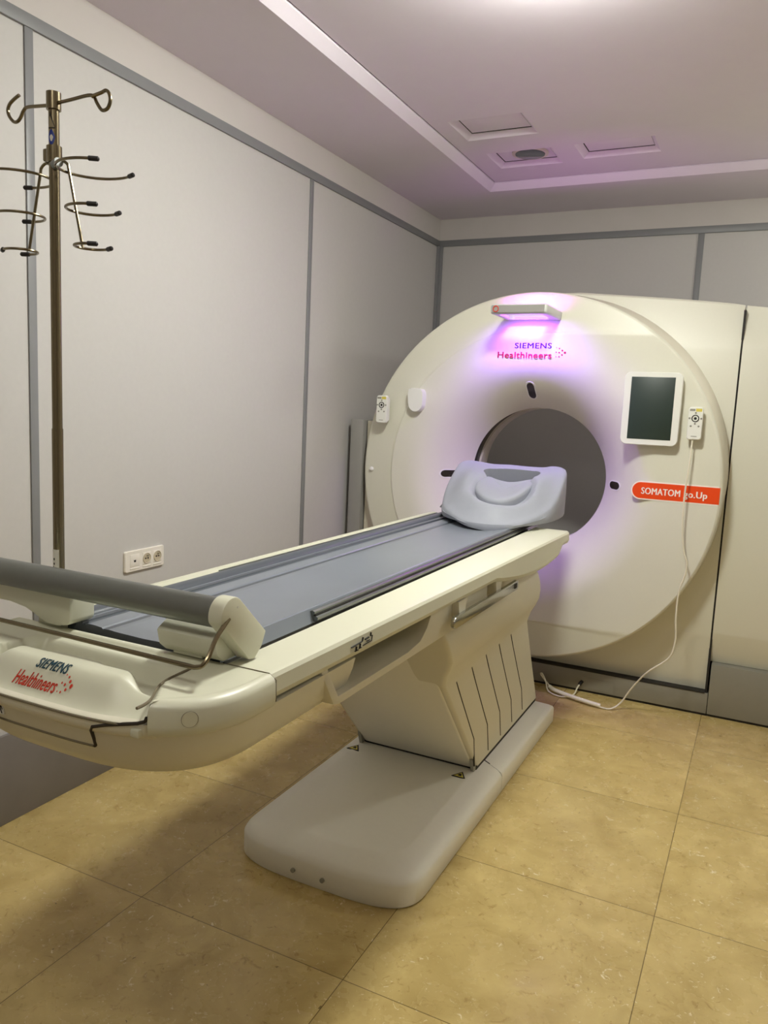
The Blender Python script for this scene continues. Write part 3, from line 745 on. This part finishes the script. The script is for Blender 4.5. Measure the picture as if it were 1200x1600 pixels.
for x, z in ((-1.232, 0.934), (-1.219, 0.930), (-1.162, 0.9285)):
    link('ridge_groove', prism(nb(), [(x-0.008, z-0.003), (x+0.008, z-0.003), (x+0.0065, z+0.0010), (x-0.0065, z+0.0010)], 'Y', 1.129, 3.35), 'roll', pal)
bm = nb()
prism(bm, [(-0.884, 0.921), (-0.868, 0.916), (-0.862, 0.921), (-0.862, 0.927), (-0.868, 0.929), (-0.872, 0.9265), (-0.874, 0.931), (-0.870, 0.9335), (-0.870, 0.938), (-0.876, 0.9405), (-0.886, 0.938)], 'Y', 1.46, 3.26)
cr = link('couch_rail', bm, 'alu', t)
link('rail_slot', bx(-0.877, -0.8672, 1.461, 3.255, 0.9285, 0.9325), 'gapblack', cr)
link('couch_rail', prism(nb(), [(-1.2955, 0.930), (-1.289, 0.930), (-1.289, 0.940), (-1.290, 0.943), (-1.2945, 0.943)], 'Y', 1.66, 3.2), 'alu', t)
link('couch_side', loft(nb(), [[(x, y, z) for x, z in ((-0.8835, 0.9405), (-0.8755, 0.920), (-0.8725, 0.906), (-0.853, 0.900), (-0.853, 0.88), (-0.90, 0.88), (-0.90, 0.93))] for y in (1.14, 3.2)]), 'gapblack', t)
# accessory rail below the shoulder
bm = nb(); AX = TC+0.341
prism(bm, [(1.935, 0.816), (1.945, 0.808), (2.525, 0.806), (2.535, 0.814), (2.535, 0.832), (2.525, 0.838), (1.945, 0.840), (1.935, 0.832)], 'X', AX, AX+0.012, 0.0015)
ar = link('accessory_rail', bm, 'chrome', t)
for y in (2.02, 2.35):
    link('rail_bracket', prism(nb(), [(y-0.032, 0.872), (y+0.032, 0.872), (y+0.020, 0.822), (y-0.020, 0.822)], 'X', AX-0.03, AX+0.001), 'tan', ar)
link('rail_end_slot', bx(AX+0.0115, AX+0.0128, 2.495, 2.518, 0.814, 0.830), 'gapblack', ar)

# ------------------------------------------------------------------ headrest
h = thing('headrest', 'lilac grey moulded foam headrest with oval hand hole at the scanner end of the couch', 'headrest', (-1.08, 3.2, 0.95))
# tilted slab in its own (u across, v up the slope) plane
YW = math.radians(10); AL = math.radians(13)
HO = Vector((-0.99, 2.95, 0.946)); HU = Vector((math.cos(YW), math.sin(YW), 0)); HF = Vector((-math.sin(YW), math.cos(YW), 0))
HV = HF*math.cos(AL)+Vector((0, 0, math.sin(AL))); HN = HU.cross(HV)
outl_h = [(-0.222, 0.27), (-0.200, 0.16), (-0.133, 0.06), (-0.06, -0.015), (0.03, -0.045), (0.10, -0.015), (0.17, 0.06), (0.225, 0.16), (0.262, 0.28), (0.285, 0.43), (0.288, 0.52), (0.266, 0.568), (0.225, 0.578), (0.185, 0.552), (0.10, 0.552), (0.03, 0.560), (-0.05, 0.556), (-0.11, 0.578), (-0.165, 0.592), (-0.200, 0.56), (-0.214, 0.46), (-0.224, 0.36)]
oh = [(p.x, p.y) for p in smooth([(u, v, 0) for u, v in outl_h], 6, True)]
cu, cv = 0.035, 0.27
def hz(u, v, k):
    z = 0.012+0.083*sst((v-0.20)/0.35)+0.062*sst((1-k)/0.42)*(1-sst((v-0.28)/0.27))
    d = math.hypot((u-0.042)/0.125, (v-0.27)/0.19)
    return z-0.030*(1-sst((d-0.82)/0.30))
def hp(u, v, k, mode, val):
    uu, vv = cu+(u-cu)*k, cv+(v-cv)*k
    p = HO+HU*uu+HV*vv
    if mode == 'flat': p.z = 0.947+val; return p
    top_ = HO+HU*uu+HV*vv+HN*(hz(uu, vv, k)+val)
    if mode == 'side':
        p.z = 0.947; return p.lerp(top_, 0.6)
    return top_
bm = nb(); rg = []
for k, mode, val in ((0.94, 'flat', 0), (0.985, 'flat', 0.003), (1.0, 'flat', 0.012), (1.005, 'side', 0), (1.0, 'top', -0.016), (0.988, 'top', -0.006), (0.965, 'top', -0.001)):
    rg.append([(u, v, k, mode, val) for u, v in oh])
for i in range(1, 24): rg.append([(u, v, 0.965*(1-i/24), 'top', 0) for u, v in oh])
V = [[bm.verts.new(hp(*q)) for q in r] for r in rg]
for a, b in zip(V, V[1:]):
    n_ = len(a)
    for i in range(n_): bm.faces.new((a[i], a[(i+1) % n_], b[(i+1) % n_], b[i]))
bm.faces.new(V[0][::-1])
c = bm.verts.new(hp(cu, cv, 1, 'top', 0))
for i in range(len(oh)): bm.faces.new((V[-1][i], V[-1][(i+1) % len(oh)], c))
hr = link('headrest_body', bm, 'headrest', h, 60)
def hp2(u, v, z): return HO+HU*u+HV*v+HN*z
hole = [(-0.066, 0.405), (-0.060, 0.450), (0.0, 0.480), (0.08, 0.488), (0.145, 0.476), (0.176, 0.45), (0.168, 0.395), (0.12, 0.345), (0.06, 0.325), (0.0, 0.345)]
hl = [(p.x, p.y) for p in smooth([(u, v, 0) for u, v in hole], 5, True)]
holed(hr, [loft(nb(), [[hp2(u, v, z) for u, v in hl] for z in (-0.3, 0.3)])])
pad = [(-0.074, 0.385), (-0.083, 0.30), (-0.065, 0.20), (-0.01, 0.115), (0.06, 0.095), (0.115, 0.16), (0.150, 0.28), (0.165, 0.40), (0.14, 0.395), (0.09, 0.355), (0.045, 0.345), (-0.005, 0.37), (-0.045, 0.405)]
pd = [(p.x, p.y) for p in smooth([(u, v, 0) for u, v in pad], 5, True)]
bm = nb(); rg = []
for k, z in ((0.97, 0.02), (1.0, 0.04), (1.0, 0.070), (0.975, 0.080), (0.92, 0.084), (0.7, 0.082), (0.4, 0.076), (0.1, 0.073)):
    rg.append([hp2(0.042+(u-0.042)*k, 0.28+(v-0.28)*k, z-0.004) for u, v in pd])
link('head_pad', loft(bm, rg), 'headrest', h, 60)
bm = loft(nb(), [[(p_.x, p_.y, z) for p_ in [hp2(u, v, 0) for u, v in hl]] for z in (0.9475, 0.952)]); link('hole_shade_plate', bm, 'headdark', h)  # dark plate added in the hand hole, its colour stands for the shade inside
bm = prism(nb(), [(3.30, 0.953), (3.52, 0.953), (3.50, 0.985), (3.42, 1.00)], 'X', -1.325, -1.275, 0.004); link('side_clip', bm, 'headdark', h)

# ------------------------------------------------------------------ paper roll holder across the foot end
p = thing('paper_roll_holder', 'grey aluminium roll tube in white end blocks across the table foot', 'roll holder', (-1.065, 1.10, 0.93))
TY, TZ, TR = 1.085, 1.024, 0.0275
link('tube', cyl(nb(), (-1.47, TY, TZ), (-0.845, TY, TZ), TR, 40), 'alu', p)
link('tube_collar', cyl(nb(), (-0.848, TY, TZ), (-0.842, TY, TZ), TR*0.9, 32), 'gapblack', p)
def end_block(sgn):
    xo = TC+sgn*0.253; xi = TC+sgn*0.222; xw = TC+sgn*0.085
    bm = nb()
    # drum plate with rounded head
    arc = [(TY+0.033*math.cos(a), TZ+0.033*math.sin(a)) for a in [math.radians(200-160*k/14) for k in range(15)]]
    poly = arc+[(1.187, 0.972), (1.174, 0.945), (1.152, 0.927), (1.135, 0.930)]
    prism(bm, poly, 'X', min(xo, xi), max(xo, xi), 0.003)
    # lower wide body
    poly2 = [(1.066, 1.008), (1.10, 1.030), (1.183, 0.968), (1.17, 0.944), (1.150, 0.929), (1.085, 0.937), (1.062, 0.955), (1.056, 0.985)]
    poly2 = [(1.075, 0.975), (1.12, 1.0), (1.183, 0.968), (1.171, 0.945), (1.150, 0.929), (1.10, 0.930), (1.082, 0.945)]
    prism(bm, poly2, 'X', min(xi, xw), max(xi, xw), 0.004)
    b = link('end_block', bm, 'white', p)
    link('foot_pad', bx(min(xi-sgn*0.05, xw+sgn*0.02), max(xi-sgn*0.05, xw+sgn*0.02), 1.10, 1.14, 0.926, 0.932, 0.001), 'white', b)
    link('block_screw', prism(nb(), circ(TY+0.012, TZ+0.013, 0.0022, 10), 'X', min(xo, xo+sgn*0.0006), max(xo, xo+sgn*0.0006)), 'sticker', b)
end_block(1)
# left support: rounded bracket below the tube
bm = nb()
pl = [(-1.46, 1.010), (-1.24, 1.005), (-1.215, 0.998), (-1.213, 0.945), (-1.235, 0.936), (-1.27, 0.934), (-1.30, 0.942), (-1.34, 0.958), (-1.38, 0.962), (-1.46, 0.960)]
pl = [(max(x, -1.385), z) for x, z in pl]
prism(bm, [(-1.47, 1.010), (-1.24, 1.005), (-1.216, 0.998), (-1.213, 0.990), (-1.213, 0.946), (-1.22, 0.938), (-1.25, 0.932), (-1.28, 0.933), (-1.31, 0.945), (-1.34, 0.956), (-1.385, 0.962), (-1.47, 0.962)], 'Y', 1.085, 1.15, 0.004)
link('end_block', bm, 'white', p)
rp = smooth([(-1.47, 0.985, 0.9635), (-1.1, 0.985, 0.961), (-0.835, 0.985, 0.958), (-0.812, 0.988, 0.958), (-0.798, 0.995, 0.966), (-0.815, 1.05, 1.012), (-0.818, 1.075, 1.02)], 6)
rp = [Vector(q) for q in ((-1.47, 0.985, 0.9635), (-1.1, 0.985, 0.961), (-0.83, 0.985, 0.958))]+smooth([(-0.815, 0.985, 0.958), (-0.802, 0.988, 0.962), (-0.798, 1.0, 0.975), (-0.806, 1.03, 0.998), (-0.815, 1.075, 1.02)], 5)
link('tear_rod', tube(nb(), rp, 0.0042, 10), 'steel', p)
# ------------------------------------------------------------------ infusion stand
IX, IY = -1.450, 1.268
K = 0.8286                        # all lengths below are multiples of this unit
def Z(z): return 1.4+(z-1.4)*K    # heights along the pole
iv = thing('infusion_stand', 'tall stainless infusion pole with hooks and bottle baskets clamped beside the table', 'iv stand', (IX, IY, 0.80))
link('pole', cyl(nb(), (IX, IY, 0.80), (IX, IY, Z(1.30)), 0.0150*K, 24), 'steel', iv)
link('inner_pole', cyl(nb(), (IX, IY, Z(1.25)), (IX, IY, Z(2.165)), 0.0135*K, 24), 'steel', iv)
link('top_cap', cyl(nb(), (IX, IY, Z(2.125)), (IX, IY, Z(2.168)), 0.0185*K, 24), 'steel', iv)
col = link('collar', cyl(nb(), (IX, IY, Z(1.995)), (IX, IY, Z(2.035)), 0.0195*K, 24), 'steel', iv)
link('collar_block', bx(IX-0.030*K, IX-0.012*K, IY-0.012*K, IY+0.012*K, Z(1.998), Z(2.030), 0.003), 'steel', col)
link('collar_knob', cyl(nb(), (IX+0.012*K, IY-0.01*K, Z(1.985)), (IX+0.032*K, IY-0.014*K, Z(1.99)), 0.012*K, 16), 'alu', col)
link('clamp', bx(IX-0.022, IX+0.058, IY-0.022, IY+0.022, 0.812, 0.862, 0.004), 'alu', iv)
def P(x, z, y=0.0): return (IX+(x+1.75)*K, IY+y*K, Z(z))
hk = [P(-1.745, 2.141), P(-1.69, 2.143), P(-1.63, 2.146), P(-1.608, 2.141), P(-1.597, 2.124), P(-1.583, 2.107), P(-1.570, 2.104), P(-1.558, 2.110), P(-1.552, 2.126), P(-1.557, 2.143), P(-1.567, 2.150), P(-1.582, 2.147), P(-1.604, 2.136, -0.012)]
link('hook', tube(nb(), smooth(hk, 5), 0.0045*K, 10), 'steel', iv)
hk = [P(-1.755, 2.138), P(-1.81, 2.142), P(-1.848, 2.144), P(-1.862, 2.137), P(-1.875, 2.12), P(-1.888, 2.112), P(-1.902, 2.114), P(-1.917, 2.128), P(-1.923, 2.145), P(-1.915, 2.160), P(-1.898, 2.170), P(-1.878, 2.178)]
link('hook', tube(nb(), smooth(hk, 5), 0.0045*K, 10), 'steel', iv)
def basket(sgn):
    # hanging stem with three open rings, each with rubber tips
    top_z, bot_z = 1.992, 1.775
    st = [(0.012, top_z-0.002), (0.030, top_z+0.004), (0.048, top_z-0.006), (0.055, top_z-0.03), (0.100, bot_z)]
    b = link('basket_stem', tube(nb(), smooth([(IX+sgn*u*K, IY, Z(z)) for u, z in st], 5), 0.0038*K, 10), 'steel', iv)
    for (z, r) in ((1.967, 0.098), (1.868, 0.068), (1.776, 0.046)):
        f = (top_z-z)/(top_z-bot_z); cxx = 0.052+0.048*f+r-0.012; pts = []
        for k in range(33):
            a = math.radians(62+248*k/32)
            pts.append((IX+sgn*(cxx+r*math.cos(a))*K, IY+r*math.sin(a)*0.9*K, Z(z)))
        rg_ = link('ring', tube(nb(), pts, 0.0036*K, 10), 'steel', b)
        for q0, q1 in ((pts[1], pts[0]), (pts[-2], pts[-1])):
            d = (Vector(q1)-Vector(q0)).normalized()*K
            link('rubber_tip', tube(nb(), [Vector(q1)-d*0.010, Vector(q1)-d*0.008, Vector(q1)+d*0.014, Vector(q1)+d*0.017], [0.0045*K, 0.006*K, 0.006*K, 0.003*K], 10), 'rubber', rg_)
basket(1); basket(-1)
# stickers on the pole
def wrap(z0, z1, r, a0, a1, name, m, shape=None):
    bm = nb(); rg = []
    for k in range(13):
        u = k/12; a = math.radians(a0+(a1-a0)*u); lo, hi = (z0, z1) if not shape else shape(u, z0, z1)
        rg.append([(IX+rr_*K*math.cos(a), IY+rr_*K*math.sin(a), Z(z)) for rr_, z in ((r-0.002, lo), (r, lo), (r, hi), (r-0.002, hi))])
    return link(name, loft(bm, rg), m, iv)
wrap(2.076, 2.118, 0.0138, -110, -28, 'pole_sticker', 'ink', lambda u, a, b: (a, a+0.002+(b-a)*(1-abs(u-0.3)/0.7 if u > 0.3 else u/0.3)))
wrap(2.079, 2.110, 0.0141, -106, -36, 'pole_sticker', 'clearsticker', lambda u, a, b: (a, a+0.001+(b-a)*0.9*(1-abs(u-0.3)/0.7 if u > 0.3 else u/0.3)))
wrap(2.034, 2.074, 0.0139, -112, -30, 'pole_badge', 'blue', lambda u, a, b: ((a+b)/2-0.001-0.019*math.sin(math.pi*u), (a+b)/2+0.001+0.019*math.sin(math.pi*u)))
wrap(2.044, 2.066, 0.0143, -90, -50, 'badge_mark', 'sticker', lambda u, a, b: ((a+b)/2-0.011*math.sin(math.pi*u), (a+b)/2+0.006*math.sin(math.pi*u)))
wrap(0.905, 0.965, 0.0160, -125, -40, 'pole_label', 'sticker')
bm = nb()
for z, a, w in ((0.935, -100, 16), (0.922, -98, 14), (0.912, -108, 12), (0.908, -96, 10)):
    rg = [[(IX+rr_*K*math.cos(math.radians(a+q)), IY+rr_*K*math.sin(math.radians(a+q)), Z(zz)) for rr_, zz in ((0.015, z), (0.0164, z), (0.0164, z+0.006), (0.015, z+0.006))] for q in (0, w/2, w)]
    loft(bm, rg)
link('label_print', bm, 'ink', iv)
# ------------------------------------------------------------------ wall outlet strip
w = thing('wall_outlet', 'white triple wall outlet frame with one data jack and two sockets', 'wall socket', (XL, 2.243, 0.78))
fo = link('outlet_frame', loft(nb(), [[(x, 2.243+u*k, 0.780+v*k) for u, v in rrect(-0.105, 0.105, -0.0395, 0.0395, 0.007, 4)] for k, x in ((1, XL), (1, XL+0.007), (0.97, XL+0.010))]), 'socket', w)
def insert(yc, wd, kind):
    o = link('insert', bx(XL+0.006, XL+0.0112, yc-wd/2, yc+wd/2, 0.758, 0.806, 0.001), 'socket', w)
    link('marking_strip', bx(XL+0.006, XL+0.0118, yc-wd/2, yc+wd/2, 0.749, 0.755, 0.0008), 'socket', w)
    if kind == 'data':
        link('jack_hole', prism(nb(), [(yc-0.006, 0.784), (yc+0.006, 0.784), (yc+0.004, 0.776), (yc-0.004, 0.776)], 'X', XL+0.009, XL+0.0118), 'ink', o)
    else:
        bm = nb(); n_ = 28; rg = [[(x, yc+r_*math.cos(2*math.pi*k/n_), 0.782+r_*math.sin(2*math.pi*k/n_)) for k in range(n_)] for r_, x in ((0.0205, XL+0.0108), (0.0205, XL+0.0135), (0.019, XL+0.0135), (0.0175, XL+0.0114))]
        loft(bm, rg); link('socket_cup', bm, 'socketdark', o)
        for dy in (-0.007, 0.007): link('pin_hole', prism(nb(), circ(yc+dy, 0.782, 0.003, 10), 'X', XL+0.010, XL+0.0128), 'ink', o)
        link('earth_pin', cyl(nb(), (XL+0.010, yc, 0.792), (XL+0.020, yc, 0.792), 0.0025, 10), 'chrome', o)
insert(2.187, 0.048, 'data'); insert(2.250, 0.044, 'power'); insert(2.308, 0.044, 'power')

# ------------------------------------------------------------------ ceiling things
labels = ['plain square ceiling hatch with a dashed black gap, nearest the camera', None, 'plain square ceiling hatch right of the round ceiling light']
for i, hh in enumerate(PAN):
    hi = (hh[0]+0.036, hh[1]-0.027, hh[2]+0.022, hh[3]-0.043)
    if i == 1:
        cl = thing('ceiling_downlight', 'round glass ceiling light set in a small square panel', 'ceiling light', ((hh[0]+hh[1])/2, (hh[2]+hh[3])/2, TRAY))
        pcx, pcy = -1.225, 4.03
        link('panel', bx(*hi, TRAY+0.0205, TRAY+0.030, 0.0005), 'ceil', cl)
        link('rim', prism(nb(), circ(pcx, pcy, 0.092, 48), 'Z', TRAY+0.010, TRAY+0.020, 0.003), 'liner', cl)
        link('glass', prism(nb(), circ(pcx, pcy, 0.075, 48), 'Z', TRAY+0.006, TRAY+0.016, 0.004), 'glass', cl)
    else:
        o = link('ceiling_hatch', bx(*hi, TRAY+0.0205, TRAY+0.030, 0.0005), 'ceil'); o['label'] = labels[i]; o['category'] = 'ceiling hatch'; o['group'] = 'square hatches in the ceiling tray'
bm = nb()
for hh in PAN:
    slope_ring(bm, (hh[0]+0.03, hh[1]-0.025, hh[2]+0.02, hh[3]-0.03), TRAY+0.0215, (hh[0]+0.045, hh[1]-0.03, hh[2]+0.025, hh[3]-0.056), TRAY+0.0215)
struct('trim_20', bm, 'gapblack')
for i, (x, y, pw, r, c) in enumerate(LAMPS):
    lt = thing('ceiling_lamp', ['round ceiling lamp above the middle of the table', 'added unseen fill lamp behind the camera over the table foot', 'round ceiling lamp beyond the right end of the scanner', 'added unseen fill lamp behind the camera on the right'][i], 'ceiling light', (x, y, TRAY), 'round lamps in the ceiling tray')
    link('lamp_base', prism(nb(), circ(x, y, r*1.05, 48), 'Z', TRAY-0.02, TRAY+0.002, 0.004), 'bezel', lt)
    bm = nb(); rg = []
    for k in range(8):
        a = math.pi/2*k/8; rg.append([(x+r*math.cos(a)*math.cos(2*math.pi*q/40), y+r*math.cos(a)*math.sin(2*math.pi*q/40), TRAY-0.02-0.075*math.sin(a)) for q in range(40)])
    link('diffuser', loft(bm, rg), mat('lamp_diffuser', (250, 246, 238), 0.5, emit=c, estr=pw/(math.pi*0.118)), lt)
